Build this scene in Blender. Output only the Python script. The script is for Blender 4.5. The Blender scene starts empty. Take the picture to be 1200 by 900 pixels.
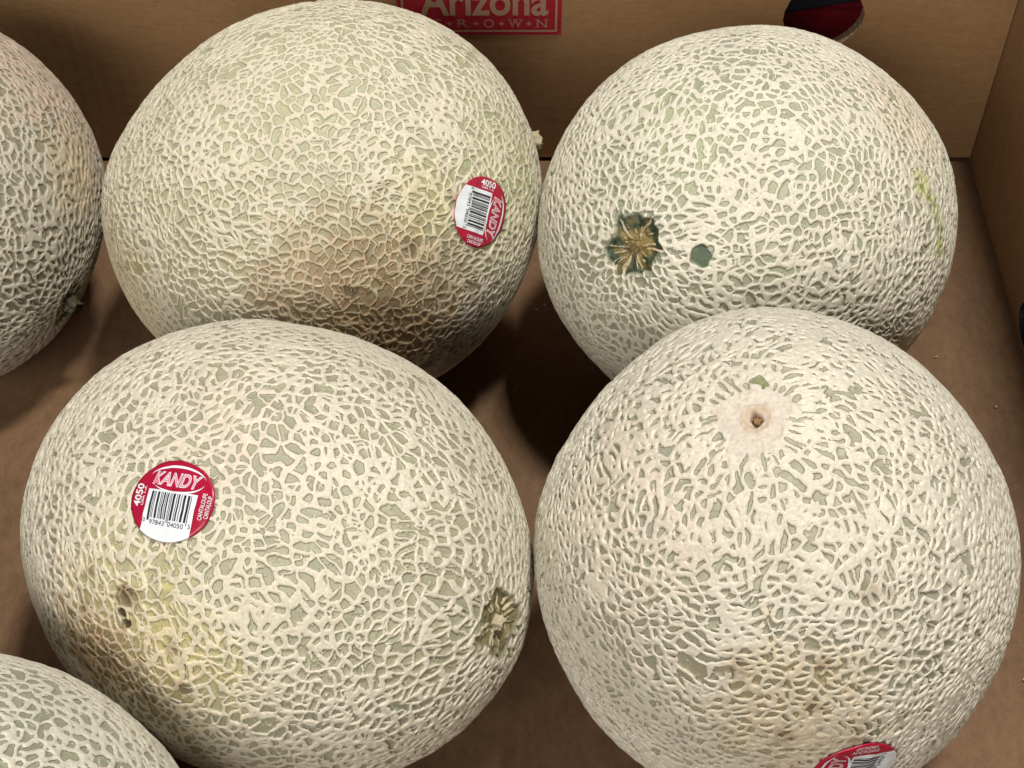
import bpy, bmesh, math
import numpy as np
from mathutils import Vector, Matrix

scene = bpy.context.scene
COL = scene.collection

# ---------------------------------------------------------------- camera
cam_data = bpy.data.cameras.new('camera')
cam_data.sensor_width = 36.0
cam_data.lens = 54.0
cam_data.clip_start = 0.02
cam_data.clip_end = 60.0
cam = bpy.data.objects.new('camera', cam_data)
COL.objects.link(cam)
cam.location = (0.0, 0.0, 0.55)
cam.rotation_euler = (math.radians(90.0 - 50.5), 0.0, 0.0)
scene.camera = cam
CAM = np.array((0.0, 0.0, 0.55))

# ---------------------------------------------------------------- light of the shop
world = bpy.data.worlds.new('World')
scene.world = world
world.use_nodes = True
bg = world.node_tree.nodes['Background']
bg.inputs['Color'].default_value = (1.0, 0.94, 0.88, 1.0)
bg.inputs['Strength'].default_value = 0.06


def area_light(name, loc, target, size_x, size_y, power, color):
    d = bpy.data.lights.new(name, 'AREA')
    d.shape = 'RECTANGLE'
    d.size = size_x
    d.size_y = size_y
    d.energy = power
    d.color = color
    o = bpy.data.objects.new(name, d)
    COL.objects.link(o)
    o.location = loc
    o.rotation_euler = (Vector(target) - Vector(loc)).to_track_quat('-Z', 'Y').to_euler()
    return o


area_light('lamp_or_fill', (0.36, 0.45, 1.95), (0.0, 0.40, 0.0), 0.16, 0.22, 37.0, (1.0, 0.965, 0.92))
area_light('lamp_or_fill', (-0.95, -1.8, 1.75), (0.0, 0.5, 0.05), 2.4, 0.7, 62.0, (1.0, 0.95, 0.89))  # frontal fill added to brighten melon fronts and walls, stands for the bright aisle

vs = scene.view_settings
vs.view_transform = 'Standard'
vs.look = 'None'
vs.exposure = 0.0
vs.gamma = 1.0
vs.use_curve_mapping = False


# ---------------------------------------------------------------- small helpers
def link(name, mesh, mat=None, parent=None, loc=(0, 0, 0)):
    o = bpy.data.objects.new(name, mesh)
    COL.objects.link(o)
    o.location = loc
    if mat is not None:
        mesh.materials.clear()
        mesh.materials.append(mat)
    if parent is not None:
        o.parent = parent
    return o


def tag(o, label, category=None, group=None, kind=None):
    if label:
        o['label'] = label
    if category:
        o['category'] = category
    if group:
        o['group'] = group
    if kind:
        o['kind'] = kind


def empty(name, loc):
    o = bpy.data.objects.new(name, None)
    COL.objects.link(o)
    o.location = loc
    o.empty_display_size = 0.02
    return o


def mesh_from(name, verts, faces, smooth=False):
    m = bpy.data.meshes.new(name)
    m.from_pydata([tuple(v) for v in verts], [], [tuple(f) for f in faces])
    if smooth:
        m.polygons.foreach_set('use_smooth', np.ones(len(m.polygons), dtype=bool))
    m.update()
    return m


def quad_mesh(name, verts, quads):
    """big quad mesh, filled fast"""
    m = bpy.data.meshes.new(name)
    nv, nq = len(verts), len(quads)
    m.vertices.add(nv)
    m.vertices.foreach_set('co', np.ascontiguousarray(verts, dtype=np.float32).ravel())
    m.loops.add(nq * 4)
    m.loops.foreach_set('vertex_index', np.ascontiguousarray(quads, dtype=np.int32).ravel())
    m.polygons.add(nq)
    m.polygons.foreach_set('loop_start', np.arange(0, nq * 4, 4, dtype=np.int32))
    m.polygons.foreach_set('use_smooth', np.ones(nq, dtype=bool))
    m.update(calc_edges=True)
    m.validate()
    return m


_tab = np.random.default_rng(5).random((64, 64, 64))


def noise(p, scale, seed=0):
    """value noise in -1..1 of points p (n,3) given in mm, feature size `scale` mm"""
    q = p / scale + np.array((seed * 7.31 + 200, seed * 3.77 + 300, seed * 5.13 + 250))
    i = np.floor(q).astype(np.int64)
    f = q - i
    f = f * f * f * (f * (f * 6 - 15) + 10)
    i0, i1 = i & 63, (i + 1) & 63
    fx, fy, fz = f[:, 0], f[:, 1], f[:, 2]
    def g(a, b, c):
        return _tab[a[:, 0], b[:, 1], c[:, 2]]
    x00 = g(i0, i0, i0) * (1 - fx) + g(i1, i0, i0) * fx
    x10 = g(i0, i1, i0) * (1 - fx) + g(i1, i1, i0) * fx
    x01 = g(i0, i0, i1) * (1 - fx) + g(i1, i0, i1) * fx
    x11 = g(i0, i1, i1) * (1 - fx) + g(i1, i1, i1) * fx
    return 2 * ((x00 * (1 - fy) + x10 * fy) * (1 - fz) + (x01 * (1 - fy) + x11 * fy) * fz) - 1


def sstep(a, b, x):
    t = np.clip((x - a) / (b - a), 0, 1)
    return t * t * (3 - 2 * t)


def unit(v):
    v = np.asarray(v, dtype=float)
    return v / np.linalg.norm(v, axis=-1, keepdims=True)


# ---------------------------------------------------------------- materials
def new_mat(name):
    m = bpy.data.materials.new(name)
    m.use_nodes = True
    nt = m.node_tree
    b = nt.nodes['Principled BSDF']
    return m, nt, b


def plain(name, color, rough=0.6, spec=0.4, grain=0.12, gscale=500.0, bump=0.0):
    m, nt, b = new_mat(name)
    N, L = nt.nodes, nt.links
    tc = N.new('ShaderNodeTexCoord')
    nz = N.new('ShaderNodeTexNoise')
    nz.inputs['Scale'].default_value = gscale
    nz.inputs['Detail'].default_value = 4
    L.new(tc.outputs['Object'], nz.inputs['Vector'])
    mr = N.new('ShaderNodeMapRange')
    mr.inputs['To Min'].default_value = 1 - grain
    mr.inputs['To Max'].default_value = 1 + grain
    L.new(nz.outputs['Fac'], mr.inputs['Value'])
    mx = N.new('ShaderNodeVectorMath')
    mx.operation = 'SCALE'
    mx.inputs[0].default_value = color[:3]
    L.new(mr.outputs['Result'], mx.inputs['Scale'])
    L.new(mx.outputs[0], b.inputs['Base Color'])
    b.inputs['Roughness'].default_value = rough
    b.inputs['Specular IOR Level'].default_value = spec
    if bump:
        bp = N.new('ShaderNodeBump')
        bp.inputs['Strength'].default_value = bump
        bp.inputs['Distance'].default_value = 0.0005
        L.new(nz.outputs['Fac'], bp.inputs['Height'])
        L.new(bp.outputs['Normal'], b.inputs['Normal'])
    return m


def rind_material():
    m, nt, b = new_mat('netted_rind')
    N, L = nt.nodes, nt.links
    a_d = N.new('ShaderNodeAttribute'); a_d.attribute_name = 'cord'
    a_g = N.new('ShaderNodeAttribute'); a_g.attribute_name = 'skin_color'
    a_c = N.new('ShaderNodeAttribute'); a_c.attribute_name = 'cord_color'
    tc = N.new('ShaderNodeTexCoord')
    # ragged edge of the cork cords
    nz = N.new('ShaderNodeTexNoise')
    nz.inputs['Scale'].default_value = 1500.0
    nz.inputs['Detail'].default_value = 3.0
    L.new(tc.outputs['Object'], nz.inputs['Vector'])
    add = N.new('ShaderNodeMath'); add.operation = 'MULTIPLY_ADD'
    L.new(nz.outputs['Fac'], add.inputs[0])
    add.inputs[1].default_value = 0.22
    L.new(a_d.outputs['Fac'], add.inputs[2])
    mask = N.new('ShaderNodeMapRange'); mask.interpolation_type = 'SMOOTHSTEP'
    mask.inputs['From Min'].default_value = 0.98
    mask.inputs['From Max'].default_value = 1.16
    L.new(add.outputs[0], mask.inputs['Value'])
    # grain: fine corky speckle
    nz2 = N.new('ShaderNodeTexNoise')
    nz2.inputs['Scale'].default_value = 950.0
    nz2.inputs['Detail'].default_value = 6.0
    nz2.inputs['Roughness'].default_value = 0.65
    L.new(tc.outputs['Object'], nz2.inputs['Vector'])
    gr = N.new('ShaderNodeMapRange')
    gr.inputs['From Min'].default_value = 0.25
    gr.inputs['From Max'].default_value = 0.75
    gr.inputs['To Min'].default_value = 0.78
    gr.inputs['To Max'].default_value = 1.14
    L.new(nz2.outputs['Fac'], gr.inputs['Value'])
    # hairline split along the crest of a cord, here and there
    hl = N.new('ShaderNodeMapRange'); hl.interpolation_type = 'SMOOTHSTEP'
    hl.inputs['From Min'].default_value = 0.0
    hl.inputs['From Max'].default_value = 0.14
    hl.inputs['To Min'].default_value = 0.80
    hl.inputs['To Max'].default_value = 1.0
    L.new(a_d.outputs['Fac'], hl.inputs['Value'])
    mul = N.new('ShaderNodeMath'); mul.operation = 'MULTIPLY'
    L.new(gr.outputs['Result'], mul.inputs[0]); L.new(hl.outputs['Result'], mul.inputs[1])
    cc = N.new('ShaderNodeVectorMath'); cc.operation = 'SCALE'
    L.new(a_c.outputs['Color'], cc.inputs[0]); L.new(mul.outputs[0], cc.inputs['Scale'])
    gr2 = N.new('ShaderNodeMapRange')
    gr2.inputs['From Min'].default_value = 0.25
    gr2.inputs['From Max'].default_value = 0.75
    gr2.inputs['To Min'].default_value = 0.92
    gr2.inputs['To Max'].default_value = 1.08
    L.new(nz2.outputs['Fac'], gr2.inputs['Value'])
    cg = N.new('ShaderNodeVectorMath'); cg.operation = 'SCALE'
    L.new(a_g.outputs['Color'], cg.inputs[0]); L.new(gr2.outputs['Result'], cg.inputs['Scale'])
    mix = N.new('ShaderNodeMix'); mix.data_type = 'RGBA'
    L.new(mask.outputs['Result'], mix.inputs['Factor'])
    L.new(cc.outputs[0], mix.inputs['A']); L.new(cg.outputs[0], mix.inputs['B'])
    L.new(mix.outputs['Result'], b.inputs['Base Color'])
    ro = N.new('ShaderNodeMapRange')
    ro.inputs['To Min'].default_value = 0.72
    ro.inputs['To Max'].default_value = 0.42
    L.new(mask.outputs['Result'], ro.inputs['Value'])
    L.new(ro.outputs['Result'], b.inputs['Roughness'])
    b.inputs['Specular IOR Level'].default_value = 0.35
    # relief finer than the mesh
    inv = N.new('ShaderNodeMath'); inv.operation = 'SUBTRACT'
    inv.inputs[0].default_value = 1.0
    L.new(mask.outputs['Result'], inv.inputs[1])
    h2 = N.new('ShaderNodeMath'); h2.operation = 'MULTIPLY_ADD'
    L.new(nz2.outputs['Fac'], h2.inputs[0]); h2.inputs[1].default_value = 0.5
    L.new(inv.outputs[0], h2.inputs[2])
    bp = N.new('ShaderNodeBump')
    bp.inputs['Strength'].default_value = 1.0
    bp.inputs['Distance'].default_value = 0.00045
    L.new(h2.outputs[0], bp.inputs['Height'])
    L.new(bp.outputs['Normal'], b.inputs['Normal'])
    return m


def cardboard(name, c1, c2, stretch, flute_axis, wear=1.0):
    """kraft board: short fibres, soft mottling, faint flute lines, a few scuffs"""
    m, nt, b = new_mat(name)
    N, L = nt.nodes, nt.links
    tc = N.new('ShaderNodeTexCoord')

    def tex(scale, detail, rough=0.6, vec=None):
        t_ = N.new('ShaderNodeTexNoise')
        t_.inputs['Scale'].default_value = scale
        t_.inputs['Detail'].default_value = detail
        t_.inputs['Roughness'].default_value = rough
        L.new(vec if vec is not None else tc.outputs['Object'], t_.inputs['Vector'])
        return t_.outputs['Fac']

    def mad(a_, k, c_):
        n_ = N.new('ShaderNodeMath'); n_.operation = 'MULTIPLY_ADD'
        L.new(a_, n_.inputs[0]); n_.inputs[1].default_value = k
        if isinstance(c_, float):
            n_.inputs[2].default_value = c_
        else:
            L.new(c_, n_.inputs[2])
        return n_.outputs[0]

    mp = N.new('ShaderNodeMapping')
    mp.inputs['Scale'].default_value = stretch
    L.new(tc.outputs['Object'], mp.inputs['Vector'])
    fib = tex(260.0, 6.0, 0.75, mp.outputs[0])
    mot = tex(14.0, 5.0)
    mot2 = tex(70.0, 4.0)
    fine = tex(1400.0, 2.0)
    wv = N.new('ShaderNodeTexWave')
    wv.bands_direction = flute_axis
    wv.inputs['Scale'].default_value = 46.0
    wv.inputs['Distortion'].default_value = 0.5
    wv.inputs['Detail'].default_value = 1.0
    L.new(tc.outputs['Object'], wv.inputs['Vector'])
    v_ = mad(mot, 0.55 * wear, fib)
    v_ = mad(mot2, 0.40 * wear, v_)
    v_ = mad(fine, 0.55, v_)
    v_ = mad(wv.outputs['Fac'], 0.03, v_)
    mr = N.new('ShaderNodeMapRange')
    half = (1 + 0.95 * wear + 0.55 + 0.05) / 2
    mr.inputs['From Min'].default_value = half - 0.36
    mr.inputs['From Max'].default_value = half + 0.36
    L.new(v_, mr.inputs['Value'])
    mix = N.new('ShaderNodeMix'); mix.data_type = 'RGBA'
    mix.inputs['A'].default_value = (*c1, 1); mix.inputs['B'].default_value = (*c2, 1)
    L.new(mr.outputs['Result'], mix.inputs['Factor'])
    # pale scuffs where the liner is rubbed
    sc_ = tex(34.0, 9.0, 0.8, mp.outputs[0])
    sr = N.new('ShaderNodeMapRange')
    sr.inputs['From Min'].default_value = 0.66
    sr.inputs['From Max'].default_value = 0.74
    sr.inputs['To Max'].default_value = 0.45 * wear
    L.new(sc_, sr.inputs['Value'])
    mx2 = N.new('ShaderNodeMix'); mx2.data_type = 'RGBA'
    L.new(sr.outputs['Result'], mx2.inputs['Factor'])
    L.new(mix.outputs['Result'], mx2.inputs['A'])
    mx2.inputs['B'].default_value = (c2[0] * 1.35, c2[1] * 1.4, c2[2] * 1.5, 1)
    L.new(mx2.outputs['Result'], b.inputs['Base Color'])
    b.inputs['Roughness'].default_value = 0.7
    b.inputs['Specular IOR Level'].default_value = 0.25
    hgt = mad(wv.outputs['Fac'], 0.45, v_)
    bp = N.new('ShaderNodeBump')
    bp.inputs['Strength'].default_value = 0.22
    bp.inputs['Distance'].default_value = 0.0006
    L.new(hgt, bp.inputs['Height'])
    L.new(bp.outputs['Normal'], b.inputs['Normal'])
    return m


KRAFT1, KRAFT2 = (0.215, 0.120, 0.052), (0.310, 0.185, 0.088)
M_WALL = cardboard('kraft_back', KRAFT1, KRAFT2, (0.6, 1.0, 1.9), 'X', 0.8)
M_SIDE = cardboard('kraft_side', KRAFT1, KRAFT2, (1.0, 1.8, 0.6), 'Y', 0.8)
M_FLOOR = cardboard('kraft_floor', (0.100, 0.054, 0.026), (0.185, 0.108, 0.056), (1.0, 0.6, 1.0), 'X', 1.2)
M_EDGE = plain('corrugated_edge', (0.20, 0.13, 0.075), 0.8, 0.2, 0.45, 700.0, 0.8)
M_RED = plain('red_print_on_kraft', (0.280, 0.011, 0.021), 0.6, 0.3, 0.35, 420.0, 0.1)
M_INK = plain('bare_kraft_lettering', (0.30, 0.185, 0.115), 0.7, 0.25, 0.18, 500.0)
M_RIND = rind_material()
M_STEM = plain('dry_stem', (0.22, 0.155, 0.065), 0.75, 0.3, 0.5, 420.0, 0.8)
M_STEM_PALE = plain('pale_dry_stem', (0.40, 0.35, 0.23), 0.75, 0.3, 0.4, 420.0, 0.8)
M_STEM_GREEN = plain('dark_green_stem', (0.050, 0.046, 0.024), 0.7, 0.3, 0.5, 420.0, 0.8)
M_STEM_BROWN = plain('brown_stem_plug', (0.22, 0.13, 0.06), 0.8, 0.2, 0.5, 600.0, 0.8)
M_STK = plain('red_sticker', (0.36, 0.007, 0.036), 0.30, 0.5, 0.10, 300.0, 0.1)
M_WHITE = plain('white_sticker_print', (0.70, 0.74, 0.77), 0.30, 0.5, 0.04, 300.0)
M_PINK = plain('pink_sticker_print', (0.66, 0.20, 0.26), 0.34, 0.5, 0.15, 900.0)
M_BLACK = plain('black_print_and_shade', (0.015, 0.015, 0.02), 0.4, 0.4, 0.1, 300.0)
M_OUT = plain('dark_red_outside', (0.17, 0.006, 0.014), 0.8, 0.2, 0.2, 200.0)
M_CRUMB = plain('crumb', (0.45, 0.36, 0.24), 0.8, 0.2, 0.3, 900.0)

# ---------------------------------------------------------------- the cardboard box
YB, XR = 0.6062, 0.2416         # inner faces of back and right panel
TB = 0.006                      # board thickness
box = empty('cardboard_box', (0.0, 0.40, 0.0))
tag(box, 'open brown cardboard produce box with printed back panel that holds the melons', 'box')
BO = np.array((0.0, 0.40, 0.0))


def prism(name, outline, holes, axis_u, axis_v, origin, depth_dir, depth, mat, edge_mat, parent):
    """flat board cut to an outline (with holes), extruded to its thickness, edges rough"""
    bm = bmesh.new()
    U, V, O, D = (np.array(x, dtype=float) for x in (axis_u, axis_v, origin, depth_dir))
    edges = []
    for loop in [outline] + holes:
        vs_ = [bm.verts.new(O + u * U + v * V) for u, v in loop]
        edges += [bm.edges.new((vs_[i], vs_[(i + 1) % len(vs_)])) for i in range(len(vs_))]
    r = bmesh.ops.triangle_fill(bm, use_beauty=True, use_dissolve=False, edges=edges)
    front = [f for f in r['geom'] if isinstance(f, bmesh.types.BMFace)]
    for f in front:
        f.normal_update()
        if np.dot(np.array(f.normal), D) > 0:
            f.normal_flip()
    ex = bmesh.ops.extrude_face_region(bm, geom=front, use_keep_orig=True)
    bmesh.ops.translate(bm, vec=D * depth, verts=[v for v in ex['geom'] if isinstance(v, bmesh.types.BMVert)])
    bmesh.ops.recalc_face_normals(bm, faces=bm.faces)
    for f in bm.faces:
        if abs(np.dot(np.array(f.normal), D)) < 0.5:
            f.material_index = 1
    m = bpy.data.meshes.new(name)
    bm.to_mesh(m)
    bm.free()
    o = link(name, m, None, parent)
    m.materials.append(mat)
    m.materials.append(edge_mat)
    return o


rng = np.random.default_rng(11)
# floor: one sheet under all the melons
bm = bmesh.new()
NX, NY = 60, 60
xs = np.linspace(-0.62, XR - 0.0003, NX)
ys = np.linspace(-0.12, YB + 0.03, NY)
P = np.array([(x, y, 0.0) for y in ys for x in xs])
P[:, 2] = 0.0006 * noise(P * 1000, 90.0, 3) - 0.0008
Q = [(j * NX + i, j * NX + i + 1, (j + 1) * NX + i + 1, (j + 1) * NX + i) for j in range(NY - 1) for i in range(NX - 1)]
bot = P.copy(); bot[:, 2] = -TB
nP = len(P)
ring = [i for i in range(NX)] + [j * NX + NX - 1 for j in range(1, NY)] + [(NY - 1) * NX + i for i in range(NX - 2, -1, -1)] + [j * NX for j in range(NY - 2, 0, -1)]
S = [(ring[k], ring[k] + nP, ring[(k + 1) % len(ring)] + nP, ring[(k + 1) % len(ring)]) for k in range(len(ring))]
fm = mesh_from('bottom_panel', np.vstack([P, bot]) - BO, Q + [tuple(nP + i for i in q[::-1]) for q in Q] + S, True)
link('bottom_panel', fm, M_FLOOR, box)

# back panel with its round vent hole
t = np.linspace(0, 2 * np.pi, 72, endpoint=False)
hr = 0.0192 + 0.0005 * np.sin(3 * t + 1) + 0.00025 * rng.standard_normal(72)
hole = [(0.1495 + r * math.cos(a), 0.0915 + r * math.sin(a)) for r, a in zip(hr, t)]
prism('back_panel', [(-0.62, 0.0022), (XR - 0.0006, 0.0022), (XR - 0.0006, 0.245), (-0.62, 0.245)], [hole],
      (1, 0, 0), (0, 0, 1), np.array((0, YB, 0)) - BO, (0, 1, 0), TB, M_WALL, M_EDGE, box)
# right panel, with a torn finger slot low down
slot = [(0.4935 + 0.011 * math.cos(a), 0.0098 + 0.0085 * math.sin(a) * (1 + 0.15 * math.sin(2 * a))) for a in np.linspace(0, 2 * np.pi, 28, endpoint=False)]
slot = [(u - 0.012, v) for u, v in slot]
prism('side_panel', [(-0.12, -0.006), (YB + TB, -0.006), (YB + TB, 0.245), (-0.12, 0.245)], [slot],
      (0, 1, 0), (0, 0, 1), np.array((XR, 0, 0)) - BO, (1, 0, 0), TB, M_SIDE, M_BLACK, box)  # slot edges are blackened: the dark of the hole put into colour

# added board behind the slotted panel, blocks outside light from the slot
prism('light_block_panel', [(-0.12, -0.006), (YB + TB, -0.006), (YB + TB, 0.243), (-0.12, 0.243)], [],
      (0, 1, 0), (0, 0, 1), np.array((XR + TB + 0.004, 0, 0)) - BO, (1, 0, 0), TB, M_SIDE, M_EDGE, box)
prism('light_block_strip', [(0, 0), (0.0038, 0), (0.0038, 0.004), (0, 0.004)], [],
      (1, 0, 0), (0, 0, 1), np.array((XR + TB + 0.0001, -0.119, 0.2405)) - BO, (0, 1, 0), YB + 0.118, M_SIDE, M_EDGE, box)  # added strip, closes the gap between the boards against light from above


# ---------------------------------------------------------------- flat lettering
def text_mesh(body, offset=0.0, shear=0.0):
    """outline of a word as a flat mesh: (verts (n,2), faces)"""
    cu = bpy.data.curves.new('word', 'FONT')
    cu.body = body
    cu.offset = offset
    cu.shear = shear
    cu.resolution_u = 4
    ob = bpy.data.objects.new('word', cu)
    COL.objects.link(ob)
    dg = bpy.context.evaluated_depsgraph_get()
    me = bpy.data.meshes.new_from_object(ob.evaluated_get(dg))
    v = np.array([(p.co.x, p.co.y) for p in me.vertices])
    f = [tuple(p.vertices) for p in me.polygons]
    bpy.data.objects.remove(ob)
    bpy.data.curves.remove(cu)
    bpy.data.meshes.remove(me)
    return v, f


def fit(v, box_, ref=None):
    """scale a word into (x0, y0, x1, y1); ref = extents of an un-offset copy"""
    r = v if ref is None else ref
    lo, hi = r.min(0), r.max(0)
    x0, y0, x1, y1 = box_
    return np.stack([x0 + (v[:, 0] - lo[0]) / (hi[0] - lo[0]) * (x1 - x0),
                     y0 + (v[:, 1] - lo[1]) / (hi[1] - lo[1]) * (y1 - y0)], 1)


# ---------------------------------------------------------------- printed emblem on the back panel
def wall_print(name, verts2, faces, lift, mat, parent):
    v = np.array([(x, YB - lift, z) for x, z in verts2]) - BO
    m = mesh_from(name, v, faces)
    return link(name, m, mat, parent)


def rect(x0, z0, x1, z1):
    return [(x0, z0), (x1, z0), (x1, z1), (x0, z1)], [(0, 1, 2, 3)]


EX0, EX1, EZ0, EZ1 = -0.0550, 0.0238, 0.0818, 0.1500
emblem = wall_print('printed_emblem', *rect(EX0, EZ0, EX1, EZ1), 0.00025, M_RED, box)
tag(emblem, 'dark red printed rectangle with kraft coloured lettering')
bv, bf = [], []
i0, wd = 0.0020, 0.0011
for r in ((EX0 + i0, EZ0 + i0, EX1 - i0, EZ0 + i0 + wd), (EX0 + i0, EZ1 - i0 - wd, EX1 - i0, EZ1 - i0),
          (EX0 + i0, EZ0 + i0 + wd, EX0 + i0 + wd, EZ1 - i0 - wd), (EX1 - i0 - wd, EZ0 + i0 + wd, EX1 - i0, EZ1 - i0 - wd)):
    v, f = rect(*r)
    bf += [tuple(k + len(bv) for k in q) for q in f]
    bv += v
wall_print('border_line', bv, bf, 0.0005, M_INK, emblem)
v, f = text_mesh('Arizona', 0.022)
wall_print('lettering', fit(v, (-0.0440, 0.0932, 0.0174, 0.1108)), f, 0.0005, M_INK, emblem)
letters = [('G', -0.0366), ('R', -0.0238), ('O', -0.0112), ('W', 0.0016), ('N', 0.0144)]
for ch, xc in letters:
    v, f = text_mesh(ch, -0.004)
    hw = 0.0031 if ch in 'W' else 0.0024
    v = fit(v, (xc - hw, 0.0863, xc + hw, 0.0912))
    v, f = list(map(tuple, v)), list(f)
    ser = {'R': [(-1, 0), (1, 0), (-1, 1)], 'N': [(-1, 0), (-1, 1), (1, 1)], 'W': [(-1, 1), (1, 1), (0, 1)]}.get(ch, [])
    for sx, sy in ser:          # serifs
        cx, cz = xc + sx * hw * 0.9, 0.0863 + sy * 0.0046
        q, g = rect(cx - 0.0010, cz, cx + 0.0010, cz + 0.0004)
        f += [tuple(k + len(v) for k in p) for p in g]
        v += q
    wall_print('letter', v, f, 0.0005, M_INK, emblem)
for xc in (-0.0302, -0.0175, -0.0050, 0.0081):
    zc = 0.0886
    v = [(xc, zc)] + [(xc + (0.0015 if k % 2 == 0 else 0.0006) * math.sin(k * math.pi / 5), zc + (0.0015 if k % 2 == 0 else 0.0006) * math.cos(k * math.pi / 5)) for k in range(10)]
    wall_print('star', v, [(0, 1 + (k + 1) % 10, 1 + k) for k in range(10)], 0.0005, M_INK, emblem)

# what the hole looks out on: the wall of a neighbouring carton
nb = empty('neighbouring_carton', (0.16, YB + 0.10, 0.0))
tag(nb, 'dark red carton glimpsed through the round hole of the cardboard box', 'carton')
bm = bmesh.new()
bmesh.ops.create_cube(bm, size=1.0)
bmesh.ops.scale(bm, vec=(0.34, 0.11, 0.066), verts=bm.verts)
bmesh.ops.translate(bm, vec=(0, 0, 0.033), verts=bm.verts)
bmesh.ops.bevel(bm, geom=list(bm.edges), offset=0.004, segments=2, affect='EDGES')
m = bpy.data.meshes.new('carton_body'); bm.to_mesh(m); bm.free()
link('carton_body', m, M_OUT, nb)
bm = bmesh.new()
bmesh.ops.create_cube(bm, size=1.0)
bmesh.ops.scale(bm, vec=(0.345, 0.116, 0.030), verts=bm.verts)
bmesh.ops.translate(bm, vec=(0, 0, 0.080), verts=bm.verts)
bmesh.ops.bevel(bm, geom=list(bm.edges), offset=0.003, segments=2, affect='EDGES')
bmesh.ops.rotate(bm, cent=(0.0, 0, 0.080), matrix=Matrix.Rotation(math.radians(-12), 3, 'Y'), verts=bm.verts)
m = bpy.data.meshes.new('black_slab'); bm.to_mesh(m); bm.free()
link('black_slab', m, M_BLACK, nb)  # black slab put in to darken the upper left behind the hole


# ---------------------------------------------------------------- melons
def cube_sphere(n, toward, k):
    """unit directions on a cube sphere with n cells per edge, crowded toward one side"""
    keys, quads_all = {}, []
    pts = []
    base = 0
    a = np.arange(n + 1)
    I, J = np.meshgrid(a, a, indexing='ij')
    I, J = I.ravel(), J.ravel()
    lo, hi = np.zeros_like(I), np.full_like(I, n)
    faces = [(lo, I, J, True), (hi, I, J, False), (I, lo, J, False), (I, hi, J, True), (I, J, lo, True), (I, J, hi, False)]
    idx = (np.arange(n)[:, None] * (n + 1) + np.arange(n)[None, :]).ravel()
    for x, y, z, flip in faces:
        pts.append(np.stack([x, y, z], 1))
        q = np.stack([idx, idx + (n + 1), idx + n + 2, idx + 1], 1)
        if flip:
            q = q[:, ::-1]
        quads_all.append(q + base)
        base += (n + 1) ** 2
    pts = np.vstack(pts)
    code = (pts[:, 0] * (n + 1) + pts[:, 1]) * (n + 1) + pts[:, 2]
    u, first, inv_ = np.unique(code, return_index=True, return_inverse=True)
    p = pts[first] / n * 2.0 - 1.0
    p = np.tan(p * math.pi / 4)
    d = unit(p)
    d = unit(d + k * np.asarray(toward))
    return d, inv_[np.vstack(quads_all)]


def nearest3(q, sites, g):
    """three nearest sites of every point: (index (n,3), squared distance (n,3))"""
    lo = np.minimum(q.min(0), sites.min(0)) - g
    dims = np.ceil((np.maximum(q.max(0), sites.max(0)) + g - lo) / g).astype(np.int64) + 1
    def code(p):
        c = ((p - lo) / g).astype(np.int64)
        return (c[:, 0] * dims[1] + c[:, 1]) * dims[2] + c[:, 2]
    sc = code(sites)
    so = np.argsort(sc, kind='stable')
    scs = sc[so]
    qc = code(q)
    qo = np.argsort(qc, kind='stable')
    qs = qc[qo]
    cells, start = np.unique(qs, return_index=True)
    end = np.append(start[1:], len(qs))
    offs = np.array([(a * dims[1] + b) * dims[2] for a in (-1, 0, 1) for b in (-1, 0, 1)])
    ind = np.zeros((len(q), 3), dtype=np.int64)
    dst = np.full((len(q), 3), 1e3)
    L = np.searchsorted(scs, cells[:, None] + offs[None, :] - 1, 'left')
    R = np.searchsorted(scs, cells[:, None] + offs[None, :] + 1, 'right')
    for c in range(len(cells)):
        cand = np.concatenate([so[L[c, k]:R[c, k]] for k in range(9)])
        if len(cand) < 3:
            continue
        vi = qo[start[c]:end[c]]
        A, B = q[vi], sites[cand]
        D = (A * A).sum(1)[:, None] + (B * B).sum(1)[None, :] - 2 * A @ B.T
        part = np.argpartition(D, 2, axis=1)[:, :3]
        dd = np.take_along_axis(D, part, 1)
        o = np.argsort(dd, axis=1)
        ind[vi] = cand[np.take_along_axis(part, o, 1)]
        dst[vi] = np.take_along_axis(dd, o, 1)
    return ind, np.maximum(dst, 0)


def scatter(q, s, rs, jitter=(0.62, 1.22)):
    """irregular sites picked from candidate points q, about s mm apart"""
    cell = {}
    out_ = []
    g = s
    rad = s * rs.uniform(jitter[0], jitter[1], len(q)) * 0.86
    ci = np.floor(q / g).astype(int)
    ql = q.tolist(); cl = ci.tolist()
    for k in range(len(ql)):
        x, y, z = ql[k]
        a, b, c = cl[k]
        r2 = rad[k] * rad[k]
        ok = True
        for da in (-1, 0, 1):
            for db in (-1, 0, 1):
                for dc in (-1, 0, 1):
                    for (X, Y, Z) in cell.get((a + da, b + db, c + dc), ()):
                        if (X - x) ** 2 + (Y - y) ** 2 + (Z - z) ** 2 < r2:
                            ok = False
                            break
                    if not ok: break
                if not ok: break
            if not ok: break
        if ok:
            cell.setdefault((a, b, c), []).append((x, y, z))
            out_.append((x, y, z))
    return np.array(out_)


def edge_hash(i, j, seed):
    a, b = np.minimum(i, j), np.maximum(i, j)
    x = np.sin(a * 12.9898 + b * 78.233 + seed * 3.17) * 43758.5453
    return x - np.floor(x)


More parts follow.
